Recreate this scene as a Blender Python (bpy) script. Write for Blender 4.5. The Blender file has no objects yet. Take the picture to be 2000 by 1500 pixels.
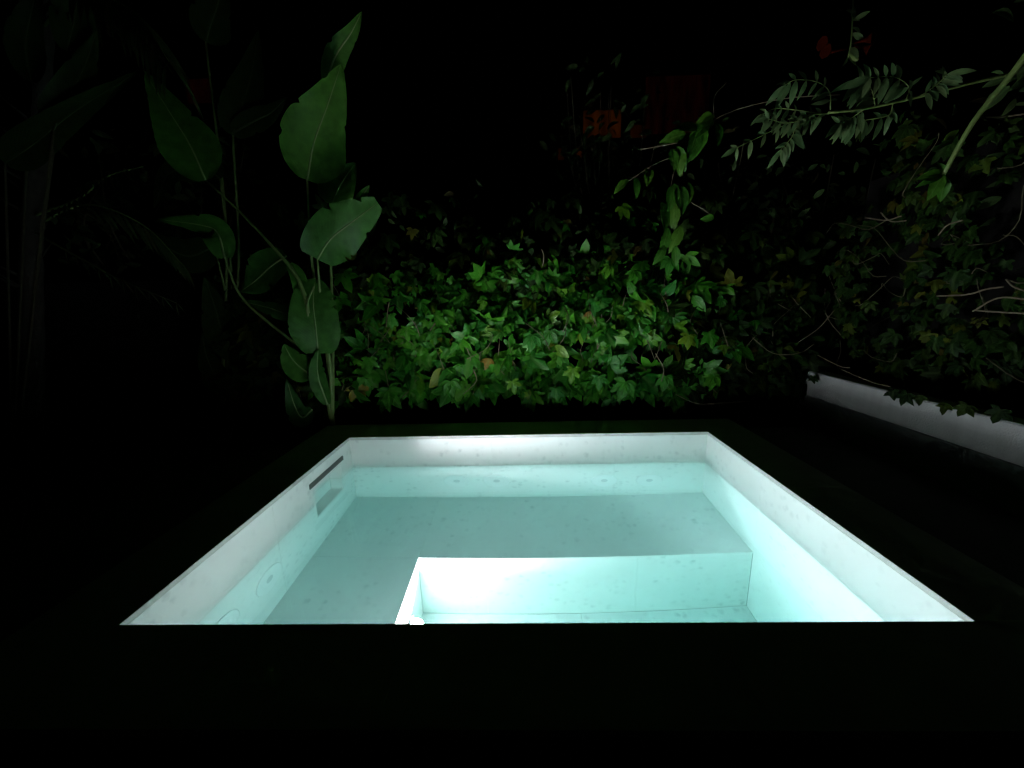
import bpy, bmesh, math, random
import numpy as np
from mathutils import Matrix, Vector, noise as mnoise

# ------------------------------------------------------------------ camera, sky, exposure
S = bpy.context.scene
COL = S.collection
PITCH, YAW, ROLL = 0.21536324, -0.02486526, -0.02456884
CAM_H = 1.15                       # camera height above the coping
FPX = 760.0                        # focal length for a 2000 px wide frame
cam = bpy.data.cameras.new('camera')
cam_o = bpy.data.objects.new('camera', cam); COL.objects.link(cam_o)
cam.sensor_width = 36; cam.lens = 36 * FPX / 2000; cam.clip_start = .02; cam.clip_end = 600
_cp, _sp, _cy, _sy = math.cos(PITCH), math.sin(PITCH), math.cos(YAW), math.sin(YAW)
CF = Vector((_sy * _cp, _cy * _cp, -_sp)); _r0 = Vector((_cy, -_sy, 0)); _u0 = _r0.cross(CF)
CR = math.cos(ROLL) * _r0 + math.sin(ROLL) * _u0
CU = -math.sin(ROLL) * _r0 + math.cos(ROLL) * _u0
_m = Matrix((CR, CU, -CF)).transposed().to_4x4(); _m.translation = (0, 0, CAM_H)
cam_o.matrix_world = _m
S.camera = cam_o

world = bpy.data.worlds.new('World'); S.world = world; world.use_nodes = True
_nt = world.node_tree
_sky = _nt.nodes.new('ShaderNodeTexSky'); _sky.sky_type = 'NISHITA'; _sky.sun_disc = False
_sky.sun_elevation = math.radians(-7); _sky.sun_rotation = math.radians(200)
_nt.links.new(_sky.outputs[0], _nt.nodes['Background'].inputs[0])
_nt.nodes['Background'].inputs[1].default_value = .06      # deep night

S.view_settings.view_transform = 'Standard'
S.view_settings.look = 'None'
S.view_settings.exposure = 0
S.view_settings.gamma = 1
S.render.engine = 'CYCLES'
cy = S.cycles
cy.use_denoising = True
cy.use_light_tree = False; cy.volume_bounces = 1
cy.use_guiding = True; cy.use_surface_guiding = True; cy.use_volume_guiding = False; cy.guiding_training_samples = 64
cy.use_adaptive_sampling = True; cy.adaptive_threshold = .03
cy.max_bounces = 13; cy.diffuse_bounces = 8; cy.glossy_bounces = 5; cy.transmission_bounces = 10; cy.transparent_max_bounces = 8
cy.caustics_refractive = True; cy.caustics_reflective = True
cy.sample_clamp_indirect = 30; cy.blur_glossy = .5
LAMP_WATTS, LAMP_SPREAD = 116, 146
LAMP_YAW, LAMP_UP = math.radians(14), math.radians(-77)      # how the lamp head is turned in its ring

# ------------------------------------------------------------------ pool figures (metres, z = 0 on the coping)
XL, XR, YF, YB = -1.5128, 1.5834, 1.1946, 3.1928
ZWATER, ZBENCH, ZFLOOR = -.28, -.92, -1.62
XWELL, YWELL = -.755, 2.42
COPW = .36
ZDECK = -.12
RY0, RY1, RZ0, RZ1, RDEP = 2.545, 2.985, -.50, -.15, .115     # skimmer recess in the left wall

random.seed(11)
rng = np.random.default_rng(11)
rnd = random.uniform


def at(px, py, y=None, x=None, z=None):
    """A point of the place seen at photo pixel (px, py), at a given world y, x or z."""
    d = CF + (px - 1000) / FPX * CR - (py - 750) / FPX * CU
    o = Vector((0, 0, CAM_H))
    t = (y - o.y) / d.y if y is not None else ((x - o.x) / d.x if x is not None else (z - o.z) / d.z)
    return o + d * t


# ------------------------------------------------------------------ helpers
def link(name, me, mat=None, parent=None):
    o = bpy.data.objects.new(name, me); COL.objects.link(o)
    if mat and not me.materials: me.materials.append(mat)
    if parent: o.parent = parent
    return o


def bm_obj(name, bm, mat, parent=None, smooth=False):
    me = bpy.data.meshes.new(name)
    if smooth:
        for f in bm.faces: f.smooth = True
    bm.to_mesh(me); bm.free()
    return link(name, me, mat, parent)


def empty(name, loc=(0, 0, 0)):
    o = bpy.data.objects.new(name, None); COL.objects.link(o); o.location = loc; o.empty_display_size = .1
    return o


def tag(o, label=None, cat=None, group=None, kind=None):
    if label: o['label'] = label
    if cat: o['category'] = cat
    if group: o['group'] = group
    if kind: o['kind'] = kind
    return o


def add_box(bm, a, b, bevel=0):
    r = bmesh.ops.create_cube(bm, size=1)
    for v in r['verts']:
        v.co = Vector([(a[i] + b[i]) / 2 + v.co[i] * (b[i] - a[i]) for i in range(3)])
    if bevel:
        es = list({e for v in r['verts'] for e in v.link_edges})
        bmesh.ops.bevel(bm, geom=es, offset=bevel, segments=1, affect='EDGES')


def box(name, a, b, mat, parent=None, bevel=0):
    bm = bmesh.new(); add_box(bm, a, b, bevel)
    return bm_obj(name, bm, mat, parent)


def cell_slab(name, us, vs, skip, axis, w0, w1, mat, parent):
    """A slab made of a grid of cells (some left out as openings), thick from w0 to w1 along axis."""
    def P(u, v, w):
        return {0: (w, u, v), 1: (u, w, v), 2: (u, v, w)}[axis]
    bm = bmesh.new(); V = {}
    def vert(i, j, k):
        if (i, j, k) not in V: V[(i, j, k)] = bm.verts.new(P(us[i], vs[j], (w0, w1)[k]))
        return V[(i, j, k)]
    n, m = len(us) - 1, len(vs) - 1
    on = lambda i, j: 0 <= i < n and 0 <= j < m and (i, j) not in skip
    for i in range(n):
        for j in range(m):
            if not on(i, j): continue
            for k in (0, 1): bm.faces.new([vert(i, j, k), vert(i + 1, j, k), vert(i + 1, j + 1, k), vert(i, j + 1, k)])
            for di, dj, a, b in ((-1, 0, (i, j), (i, j + 1)), (1, 0, (i + 1, j), (i + 1, j + 1)), (0, -1, (i, j), (i + 1, j)), (0, 1, (i, j + 1), (i + 1, j + 1))):
                if not on(i + di, j + dj): bm.faces.new([vert(*a, 0), vert(*b, 0), vert(*b, 1), vert(*a, 1)])
    bmesh.ops.recalc_face_normals(bm, faces=bm.faces)
    return bm_obj(name, bm, mat, parent)


def tube_into(bm, pts, radii, sides=6, cap=True):
    pts = [Vector(p) for p in pts]
    if not hasattr(radii, '__len__'): radii = [radii] * len(pts)
    rings = []; ref = Vector((.31, .17, .93))
    for i, p in enumerate(pts):
        t = (pts[min(i + 1, len(pts) - 1)] - pts[max(i - 1, 0)]).normalized()
        a = t.cross(ref)
        if a.length < 1e-3: a = t.cross(Vector((1, 0, 0)))
        a.normalize(); b = t.cross(a)
        rings.append([bm.verts.new(p + (a * math.cos(2 * math.pi * k / sides) + b * math.sin(2 * math.pi * k / sides)) * radii[i]) for k in range(sides)])
    for r0, r1 in zip(rings, rings[1:]):
        for k in range(sides):
            f = bm.faces.new([r0[k], r0[(k + 1) % sides], r1[(k + 1) % sides], r1[k]]); f.smooth = True
    if cap:
        bm.faces.new(rings[0][::-1]); bm.faces.new(rings[-1])


def tube(name, pts, radii, mat, parent=None, sides=6):
    bm = bmesh.new(); tube_into(bm, pts, radii, sides)
    return bm_obj(name, bm, mat, parent)


def curve_pts(ctrl, n=16):
    """Smooth polyline (Catmull-Rom) through the control points."""
    c = [Vector(p) for p in ctrl]
    c = [c[0] * 2 - c[1]] + c + [c[-1] * 2 - c[-2]]
    out = []
    segs = len(c) - 3
    for s in range(segs):
        p0, p1, p2, p3 = c[s:s + 4]
        k = max(2, n // segs)
        for i in range(k):
            t = i / k
            out.append(.5 * ((2 * p1) + (p2 - p0) * t + (2 * p0 - 5 * p1 + 4 * p2 - p3) * t * t + (3 * p1 - p0 - 3 * p2 + p3) * t ** 3))
    out.append(c[-2])
    return out


# ------------------------------------------------------------------ materials
def new_mat(name):
    m = bpy.data.materials.new(name); m.use_nodes = True
    return m, m.node_tree.nodes, m.node_tree.links, m.node_tree.nodes['Principled BSDF']


def plain(name, c, rough=.6, metal=0):
    m, N, L, b = new_mat(name)
    b.inputs['Base Color'].default_value = (*c, 1); b.inputs['Roughness'].default_value = rough; b.inputs['Metallic'].default_value = metal
    return m


def noisy(name, c1, c2, scale=6, rough=.7, bump=.1, detail=6, bscale=None, streak=0):
    m, N, L, b = new_mat(name)
    tc = N.new('ShaderNodeTexCoord'); no = N.new('ShaderNodeTexNoise'); no.inputs['Scale'].default_value = scale; no.inputs['Detail'].default_value = detail
    mp = N.new('ShaderNodeMapping'); mp.inputs['Scale'].default_value = (1, 1, .12 if streak else 1); L.new(tc.outputs['Object'], mp.inputs[0]); L.new(mp.outputs[0], no.inputs['Vector'])
    r = N.new('ShaderNodeValToRGB'); r.color_ramp.elements[0].position = .3; r.color_ramp.elements[1].position = .72
    r.color_ramp.elements[0].color = (*c1, 1); r.color_ramp.elements[1].color = (*c2, 1)
    L.new(no.outputs[0], r.inputs[0]); L.new(r.outputs[0], b.inputs['Base Color'])
    b.inputs['Roughness'].default_value = rough
    n2 = N.new('ShaderNodeTexNoise'); n2.inputs['Scale'].default_value = bscale or scale * 8; n2.inputs['Detail'].default_value = 5
    L.new(tc.outputs['Object'], n2.inputs['Vector'])
    bu = N.new('ShaderNodeBump'); bu.inputs['Strength'].default_value = bump; bu.inputs['Distance'].default_value = .01
    L.new(n2.outputs[0], bu.inputs['Height']); L.new(bu.outputs[0], b.inputs['Normal'])
    return m


def stone_mat():
    """Pale pool stone with scattered grey smudges."""
    m, N, L, b = new_mat('pale_pool_stone')
    geo = N.new('ShaderNodeNewGeometry')
    warp = N.new('ShaderNodeTexNoise'); warp.inputs['Scale'].default_value = 26; warp.inputs['Detail'].default_value = 3
    L.new(geo.outputs['Position'], warp.inputs['Vector'])
    vm = N.new('ShaderNodeVectorMath'); vm.operation = 'MULTIPLY_ADD'; vm.inputs[1].default_value = (.045,) * 3
    L.new(warp.outputs['Color'], vm.inputs[0]); L.new(geo.outputs['Position'], vm.inputs[2])
    vo = N.new('ShaderNodeTexVoronoi'); vo.inputs['Scale'].default_value = 19; L.new(vm.outputs[0], vo.inputs['Vector'])
    sp = N.new('ShaderNodeMapRange'); sp.inputs[1].default_value = .02; sp.inputs[2].default_value = .5; sp.inputs[3].default_value = 1; sp.inputs[4].default_value = 0
    L.new(vo.outputs['Distance'], sp.inputs[0])
    sep = N.new('ShaderNodeSeparateColor'); L.new(vo.outputs['Color'], sep.inputs[0])
    pick = N.new('ShaderNodeMapRange'); pick.inputs[1].default_value = .45; pick.inputs[2].default_value = .9; L.new(sep.outputs[0], pick.inputs[0])
    clus = N.new('ShaderNodeTexNoise'); clus.inputs['Scale'].default_value = 2.6; clus.inputs['Detail'].default_value = 2; L.new(geo.outputs['Position'], clus.inputs['Vector'])
    cr = N.new('ShaderNodeMapRange'); cr.inputs[1].default_value = .38; cr.inputs[2].default_value = .62; L.new(clus.outputs[0], cr.inputs[0])
    m1 = N.new('ShaderNodeMath'); m1.operation = 'MULTIPLY'; L.new(sp.outputs[0], m1.inputs[0]); L.new(pick.outputs[0], m1.inputs[1])
    m2 = N.new('ShaderNodeMath'); m2.operation = 'MULTIPLY'; L.new(m1.outputs[0], m2.inputs[0]); L.new(cr.outputs[0], m2.inputs[1])
    m3 = N.new('ShaderNodeMath'); m3.operation = 'MULTIPLY'; L.new(m2.outputs[0], m3.inputs[0]); m3.inputs[1].default_value = .42
    cloud = N.new('ShaderNodeTexNoise'); cloud.inputs['Scale'].default_value = 4; cloud.inputs['Detail'].default_value = 8; L.new(geo.outputs['Position'], cloud.inputs['Vector'])
    base = N.new('ShaderNodeMix'); base.data_type = 'RGBA'; base.inputs[6].default_value = (.86, .855, .825, 1); base.inputs[7].default_value = (.93, .925, .90, 1)
    L.new(cloud.outputs[0], base.inputs[0])
    mx = N.new('ShaderNodeMix'); mx.data_type = 'RGBA'; mx.inputs[7].default_value = (.36, .37, .36, 1)
    L.new(m3.outputs[0], mx.inputs[0]); L.new(base.outputs[2], mx.inputs[6])
    # faint lime mark left along the water line, slightly duller stone below it
    sz = N.new('ShaderNodeSeparateXYZ'); L.new(geo.outputs['Position'], sz.inputs[0])
    wl = N.new('ShaderNodeValToRGB'); mr = N.new('ShaderNodeMapRange'); mr.inputs[1].default_value = -.33; mr.inputs[2].default_value = -.23; L.new(sz.outputs[2], mr.inputs[0])
    e = wl.color_ramp.elements; e[0].position, e[0].color = .48, (.95, .955, .95, 1); e[1].position, e[1].color = .62, (1, 1, 1, 1)
    k1 = e.new(.50); k1.color = (.88, .88, .86, 1); k2 = e.new(.55); k2.color = (.93, .93, .91, 1)
    L.new(mr.outputs[0], wl.inputs[0])
    mw = N.new('ShaderNodeMix'); mw.data_type = 'RGBA'; mw.blend_type = 'MULTIPLY'; mw.inputs[0].default_value = 1
    L.new(mx.outputs[2], mw.inputs[6]); L.new(wl.outputs[0], mw.inputs[7]); L.new(mw.outputs[2], b.inputs['Base Color'])
    b.inputs['Roughness'].default_value = .5
    b.inputs['Specular IOR Level'].default_value = .3
    return m


def water_mat():
    m = bpy.data.materials.new('pool_water'); m.use_nodes = True
    N, L = m.node_tree.nodes, m.node_tree.links; N.clear()
    out = N.new('ShaderNodeOutputMaterial'); g = N.new('ShaderNodeBsdfGlass')
    g.inputs['IOR'].default_value = 1.33; g.inputs['Roughness'].default_value = 0
    geo = N.new('ShaderNodeNewGeometry')
    no = N.new('ShaderNodeTexNoise'); no.inputs['Scale'].default_value = 3.2; no.inputs['Detail'].default_value = 2; L.new(geo.outputs['Position'], no.inputs['Vector'])
    bu = N.new('ShaderNodeBump'); bu.inputs['Strength'].default_value = .03; bu.inputs['Distance'].default_value = .002
    L.new(no.outputs[0], bu.inputs['Height']); L.new(bu.outputs[0], g.inputs['Normal'])
    va = N.new('ShaderNodeVolumeAbsorption'); va.inputs['Color'].default_value = (.06, .92, .905, 1); va.inputs['Density'].default_value = .26
    L.new(g.outputs[0], out.inputs['Surface']); L.new(va.outputs[0], out.inputs['Volume'])
    return m


def leaf_mat(name, stops, veins=.35, transl=.25, rough=.5, side=9.0, spec=.35):
    """Leaf: green from a ramp over a per-leaf value, paler veins along the leaf's own UVs, some light passing through."""
    m, N, L, b = new_mat(name)
    out = N['Material Output']
    oi = N.new('ShaderNodeObjectInfo'); att = N.new('ShaderNodeAttribute'); att.attribute_name = 'tint'
    ad = N.new('ShaderNodeMath'); ad.operation = 'ADD'; L.new(oi.outputs['Random'], ad.inputs[0]); L.new(att.outputs['Fac'], ad.inputs[1])
    fr = N.new('ShaderNodeMath'); fr.operation = 'FRACT'; L.new(ad.outputs[0], fr.inputs[0])
    ramp = N.new('ShaderNodeValToRGB'); el = ramp.color_ramp.elements
    el[0].position, el[0].color = stops[0][0], (*stops[0][1], 1); el[1].position, el[1].color = stops[-1][0], (*stops[-1][1], 1)
    for p, c in stops[1:-1]:
        e = el.new(p); e.color = (*c, 1)
    L.new(fr.outputs[0], ramp.inputs[0])
    geo = N.new('ShaderNodeNewGeometry')
    mot = N.new('ShaderNodeTexNoise'); mot.inputs['Scale'].default_value = 14; mot.inputs['Detail'].default_value = 5; L.new(geo.outputs['Position'], mot.inputs['Vector'])
    mr = N.new('ShaderNodeMapRange'); mr.inputs[1].default_value = .3; mr.inputs[2].default_value = .7; mr.inputs[3].default_value = .72; mr.inputs[4].default_value = 1.2; L.new(mot.outputs[0], mr.inputs[0])
    mul = N.new('ShaderNodeMix'); mul.data_type = 'RGBA'; mul.blend_type = 'MULTIPLY'; mul.inputs[0].default_value = 1
    L.new(ramp.outputs[0], mul.inputs[6]); L.new(mr.outputs[0], mul.inputs[7])
    uv = N.new('ShaderNodeUVMap'); sx = N.new('ShaderNodeSeparateXYZ'); L.new(uv.outputs[0], sx.inputs[0])
    ab = N.new('ShaderNodeMath'); ab.operation = 'SUBTRACT'; ab.inputs[1].default_value = .5; L.new(sx.outputs[0], ab.inputs[0])
    aa = N.new('ShaderNodeMath'); aa.operation = 'ABSOLUTE'; L.new(ab.outputs[0], aa.inputs[0])
    mid = N.new('ShaderNodeMapRange'); mid.inputs[1].default_value = .02; mid.inputs[2].default_value = .06; mid.inputs[3].default_value = 1; mid.inputs[4].default_value = 0; L.new(aa.outputs[0], mid.inputs[0])
    sl = N.new('ShaderNodeMath'); sl.operation = 'MULTIPLY_ADD'; sl.inputs[1].default_value = -.55; L.new(aa.outputs[0], sl.inputs[0]); L.new(sx.outputs[1], sl.inputs[2])
    sm = N.new('ShaderNodeMath'); sm.operation = 'MULTIPLY'; sm.inputs[1].default_value = side * 6.283; L.new(sl.outputs[0], sm.inputs[0])
    sn = N.new('ShaderNodeMath'); sn.operation = 'SINE'; L.new(sm.outputs[0], sn.inputs[0])
    s2 = N.new('ShaderNodeMapRange'); s2.inputs[1].default_value = .8; s2.inputs[2].default_value = 1; s2.inputs[3].default_value = 0; s2.inputs[4].default_value = .45; L.new(sn.outputs[0], s2.inputs[0])
    mxv = N.new('ShaderNodeMath'); mxv.operation = 'MAXIMUM'; L.new(mid.outputs[0], mxv.inputs[0]); L.new(s2.outputs[0], mxv.inputs[1])
    vs = N.new('ShaderNodeMath'); vs.operation = 'MULTIPLY'; vs.inputs[1].default_value = veins; L.new(mxv.outputs[0], vs.inputs[0])
    vc = N.new('ShaderNodeMix'); vc.data_type = 'RGBA'; vc.inputs[7].default_value = (.16, .28, .07, 1)
    L.new(vs.outputs[0], vc.inputs[0]); L.new(mul.outputs[2], vc.inputs[6])
    L.new(vc.outputs[2], b.inputs['Base Color']); b.inputs['Roughness'].default_value = rough; b.inputs['Specular IOR Level'].default_value = spec
    tr = N.new('ShaderNodeBsdfTranslucent'); L.new(vc.outputs[2], tr.inputs['Color'])
    ms = N.new('ShaderNodeMixShader'); ms.inputs[0].default_value = transl
    L.new(b.outputs[0], ms.inputs[1]); L.new(tr.outputs[0], ms.inputs[2]); L.new(ms.outputs[0], out.inputs['Surface'])
    bu = N.new('ShaderNodeBump'); bu.inputs['Strength'].default_value = .35; bu.inputs['Distance'].default_value = .004; bu.invert = True
    L.new(mxv.outputs[0], bu.inputs['Height']); L.new(bu.outputs[0], b.inputs['Normal'])
    return m


def glow(name, c, s):
    m = emit(name, c, s); N, L = m.node_tree.nodes, m.node_tree.links
    tc = N.new('ShaderNodeTexCoord'); mp = N.new('ShaderNodeMapping'); mp.inputs['Scale'].default_value = (3.2, 1, .8); L.new(tc.outputs['Object'], mp.inputs[0])
    no = N.new('ShaderNodeTexNoise'); no.inputs['Scale'].default_value = 1.3; no.inputs['Detail'].default_value = 4; L.new(mp.outputs[0], no.inputs['Vector'])
    r = N.new('ShaderNodeMapRange'); r.inputs[1].default_value = .3; r.inputs[2].default_value = .72; r.inputs[3].default_value = s * .1; r.inputs[4].default_value = s * 1.5; L.new(no.outputs[0], r.inputs[0])
    L.new(r.outputs[0], N['Principled BSDF'].inputs['Emission Strength'])
    return m


def emit(name, c, s):
    m, N, L, b = new_mat(name)
    b.inputs['Base Color'].default_value = (.02, .02, .02, 1)
    b.inputs['Emission Color'].default_value = (*c, 1); b.inputs['Emission Strength'].default_value = s
    m.cycles.emission_sampling = 'NONE'
    return m


M_STONE = stone_mat()
M_SHELL = plain('grey_joint_mortar', (.42, .42, .40), .9)
M_WATER = water_mat()
M_COPING = noisy('coping_stone', (.56, .55, .50), (.68, .67, .62), 7, .75, .15)
M_DECK = noisy('dark_deck', (.09, .09, .08), (.15, .148, .135), 5, .8, .2)
M_SOIL = noisy('garden_soil', (.012, .010, .008), (.03, .024, .018), 8, .95, .6)
M_RENDER = noisy('white_render', (.73, .72, .70), (.82, .81, .79), 14, .85, .35, bscale=90, streak=1)
M_PLINTH = noisy('grey_plinth', (.17, .175, .17), (.24, .24, .23), 6, .85, .3)
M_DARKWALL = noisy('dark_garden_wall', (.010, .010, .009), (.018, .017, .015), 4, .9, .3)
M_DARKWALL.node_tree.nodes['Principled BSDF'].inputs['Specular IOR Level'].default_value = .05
M_PLASTIC = plain('white_jet_plastic', (.87, .87, .85), .4)
M_SLOT = plain('dark_slot_plastic', (.17, .18, .165), .7)
M_METAL = plain('brushed_lamp_ring', (.6, .6, .6), .3, 1)
M_LENS = emit('lamp_lens', (.95, .98, 1.0), 40)
CREEPER = [(0, (.018, .15, .006)), (.25, (.032, .20, .009)), (.5, (.055, .27, .012)), (.7, (.022, .18, .020)), (.88, (.08, .29, .014)), (.965, (.13, .27, .012)), (.99, (.33, .25, .03)), (1, (.22, .11, .03))]
M_CREEPER = leaf_mat('creeper_leaf', CREEPER, .3, .22, .45, 5)
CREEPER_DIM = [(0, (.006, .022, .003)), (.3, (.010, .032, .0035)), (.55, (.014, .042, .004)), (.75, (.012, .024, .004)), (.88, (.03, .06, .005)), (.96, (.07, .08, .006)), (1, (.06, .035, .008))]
M_CREEPER_DIM = leaf_mat('dull_shaded_creeper_leaf', CREEPER_DIM, .1, .15, .6, 5, .12)  # duller green of the side creeper; on the hedge it paints the fading light
M_PADDLE_SHADE = leaf_mat('shaded_paddle_leaf', [(0, (.016, .042, .007)), (1, (.022, .05, .01))], .12, .2, .6, 24, .15)  # paddle leaf darkened in colour to stand for the shade at the left
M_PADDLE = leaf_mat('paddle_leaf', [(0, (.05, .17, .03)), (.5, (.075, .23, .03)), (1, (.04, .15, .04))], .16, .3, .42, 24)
M_VINE = leaf_mat('vine_leaflet', [(0, (.075, .15, .055)), (.6, (.11, .20, .075)), (1, (.15, .22, .085))], .2, .22, .4, 7)
M_SHRUB = leaf_mat('shrub_leaf', [(0, (.035, .075, .02)), (.7, (.06, .11, .03)), (.9, (.09, .10, .035)), (1, (.12, .07, .03))], .2, .15, .6, 5)
M_STALK = noisy('green_stalk', (.14, .22, .06), (.20, .28, .08), 20, .5, .1)
M_MIDRIB_SHADE = plain('shaded_midrib', (.05, .075, .025), .6)  # midrib with the same shade put into its colour
M_MIDRIB = plain('pale_midrib', (.26, .36, .14), .5)
M_TWIG = noisy('brown_twig', (.13, .10, .06), (.22, .18, .11), 30, .8, .3)
M_TWIG_DARK = noisy('dark_twig', (.05, .045, .02), (.10, .085, .04), 30, .8, .3)
M_BARK = noisy('palm_bark', (.04, .034, .026), (.075, .063, .048), 12, .9, .8, bscale=40)
M_FLOWER = plain('red_flower', (.035, .005, .002), .95); M_FLOWER.node_tree.nodes['Principled BSDF'].inputs['Specular IOR Level'].default_value = 0

# ------------------------------------------------------------------ ground
def sheet(name, x0, x1, y0, y1, z, mat):
    bm = bmesh.new()
    bm.faces.new([bm.verts.new(p) for p in ((x0, y0, z), (x1, y0, z), (x1, y1, z), (x0, y1, z))])
    o = bm_obj(name, bm, mat); o['kind'] = 'structure'
    return o


# the ground is one sheet with an opening for the pool
gx = [-300, XL - .3, XR + .3, 300]; gy = [-60, YF - .3, YB + .3, 400]
g = cell_slab('ground', gx, gy, {(1, 1)}, 2, ZDECK - .03, ZDECK - .006, M_SOIL, None); g['kind'] = 'structure'
dk = cell_slab('deck', [-6, XL - .3, XR + .3, 3.66], [-6, YF - .3, YB + .3, 3.62], {(1, 1)}, 2, ZDECK - .004, ZDECK, M_DECK, None); dk['kind'] = 'structure'

# ------------------------------------------------------------------ the pool
pool = tag(empty('plunge_pool', (0, 0, 0)), 'sunken plunge pool lined with pale speckled stone, a stepped bench inside', 'pool')
TS = .02; GAP = .0005
# shell behind the slabs
bm = bmesh.new()
add_box(bm, (XL - .28, YF - .28, ZFLOOR - .25), (XR + .28, YB + .28, ZFLOOR - TS))
add_box(bm, (XL - .28, YB + TS, ZFLOOR - TS), (XR + .28, YB + .28, -.032))
add_box(bm, (XL - .28, YF - .28, ZFLOOR - TS), (XR + .28, YF - TS, -.032))
add_box(bm, (XR + TS, YF - TS, ZFLOOR - TS), (XR + .28, YB + TS, -.032))
add_box(bm, (XL - .28, YF - TS, ZFLOOR - TS), (XL - RDEP, YB + TS, -.032))
add_box(bm, (XL - RDEP, YF - TS, ZFLOOR - TS), (XL - TS, RY0, -.032))
add_box(bm, (XL - RDEP, RY1, ZFLOOR - TS), (XL - TS, YB + TS, -.032))
add_box(bm, (XL - RDEP, RY0, ZFLOOR - TS), (XL - TS, RY1, RZ0))
add_box(bm, (XL - RDEP, RY0, RZ1), (XL - TS, RY1, -.032))
add_box(bm, (XL - TS, YWELL + TS, ZFLOOR - TS), (XR + TS, YB + TS, ZBENCH - TS))
add_box(bm, (XL - TS, YF - TS, ZFLOOR - TS), (XWELL - TS, YWELL + TS, ZBENCH - TS))
bm_obj('shell', bm, M_SHELL, pool)
ZT = -.0258                       # top of the wall slabs, under the coping


def slab(name, a, b):
    a = [x + GAP for x in a]; b = [x - GAP for x in b]
    o = box(name, a, b, M_STONE, pool, .0006)
    return o


# back wall, in three slabs over the bench
for x0, x1 in ((XL - TS, -.27), (-.27, .80), (.80, XR + TS)):
    slab('wall_slab', (x0, YB, ZBENCH - TS), (x1, YB + TS, ZT))
# right wall
slab('wall_slab', (XR, YWELL, ZBENCH - TS), (XR + TS, YB, ZT))
slab('wall_slab', (XR, YF - TS, ZFLOOR), (XR + TS, YWELL, ZT))
# left wall with the skimmer opening
cell_slab('wall_slab', [2.1 + GAP, RY0, RY1, YB - GAP], [ZBENCH - TS, RZ0, RZ1, ZT - GAP], {(1, 1)}, 0, XL - TS, XL, M_STONE, pool)
slab('wall_slab', (XL - TS, YF - TS, ZBENCH - TS), (XL, 2.1, ZT))
# front wall
for x0, x1 in ((XL, -.27), (-.27, .80), (.80, XR)):
    slab('wall_slab', (x0, YF - TS, ZFLOOR if x0 > -1 else ZBENCH - TS), (x1, YF, ZT))
# bench tops
slab('bench_slab', (XL, YWELL, ZBENCH - TS), (XWELL, YB, ZBENCH))
slab('bench_slab', (XWELL, YWELL, ZBENCH - TS), (XR, YB, ZBENCH))
slab('bench_slab', (XL, YF, ZBENCH - TS), (XWELL, YWELL, ZBENCH))
# risers of the deep well
for x0, x1 in ((XWELL, -.275), (-.275, .79), (.79, XR)):
    slab('riser_slab', (x0, YWELL, ZFLOOR), (x1, YWELL + TS, ZBENCH - TS))
slab('riser_slab', (XWELL - TS, YF, ZFLOOR), (XWELL, YWELL, ZBENCH - TS))
# floor of the well
for x0, x1 in ((XWELL, .40), (.40, XR)):
    slab('floor_slab', (x0, YF, ZFLOOR - TS), (x1, YWELL, ZFLOOR))
# coping
CZ0 = -.025
for x0, x1 in ((XL - COPW, -.42), (-.42, .66), (.66, XR + COPW)):
    box('coping_stone', (x0 + GAP, YB, CZ0), (x1 - GAP, YB + COPW, 0), M_COPING, pool, .0008)
    box('coping_stone', (x0 + GAP, YF - COPW, CZ0), (x1 - GAP, YF, 0), M_COPING, pool, .0008)
for y0, y1 in ((YF, 2.19), (2.19, YB)):
    box('coping_stone', (XL - COPW, y0 + GAP, CZ0), (XL, y1 - GAP, 0), M_COPING, pool, .0008)
    box('coping_stone', (XR, y0 + GAP, CZ0), (XR + COPW, y1 - GAP, 0), M_COPING, pool, .0008)
# kerb under the coping down to the deck
cell_slab('kerb', [XL - COPW + .02, XL - .282, XR + .282, XR + COPW - .02], [YF - COPW + .02, YF - .282, YB + .282, YB + COPW - .02], {(1, 1)}, 2, ZDECK, CZ0, M_DECK, pool)

# skimmer: lining of the recess and the dark overflow slot above it
e = .003
sk = cell_slab('skimmer_lining', [RY0 + e, RY0 + .012, RY1 - .012, RY1 - e], [RZ0 + e, RZ0 + .012, RZ1 - .012, RZ1 - e], {(1, 1)}, 0, XL - RDEP + .004, XL - .002, M_STONE, pool)
box('skimmer_back', (XL - RDEP + .005, RY0 + .013, RZ0 + .013), (XL - RDEP + .014, RY1 - .013, RZ1 - .013), M_STONE, sk)
sl = box('overflow_slot', (XL - .004, 2.50, -.137), (XL + .006, 3.03, -.098), M_SLOT, pool, .003)
for k in range(4):
    box('slot_bar', (XL + .0065, 2.505, -.132 + k * .0085), (XL + .009, 3.025, -.128 + k * .0085), M_SLOT, sl)


# massage jets, flush round fittings below the water line
def ring_bm(bm, prof, n=28):
    rows = [[bm.verts.new((r * math.cos(2 * math.pi * k / n), r * math.sin(2 * math.pi * k / n), h)) for k in range(n)] for r, h in prof]
    for a, b in zip(rows, rows[1:]):
        for k in range(n):
            f = bm.faces.new([a[k], a[(k + 1) % n], b[(k + 1) % n], b[k]]); f.smooth = True
    return rows


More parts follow.
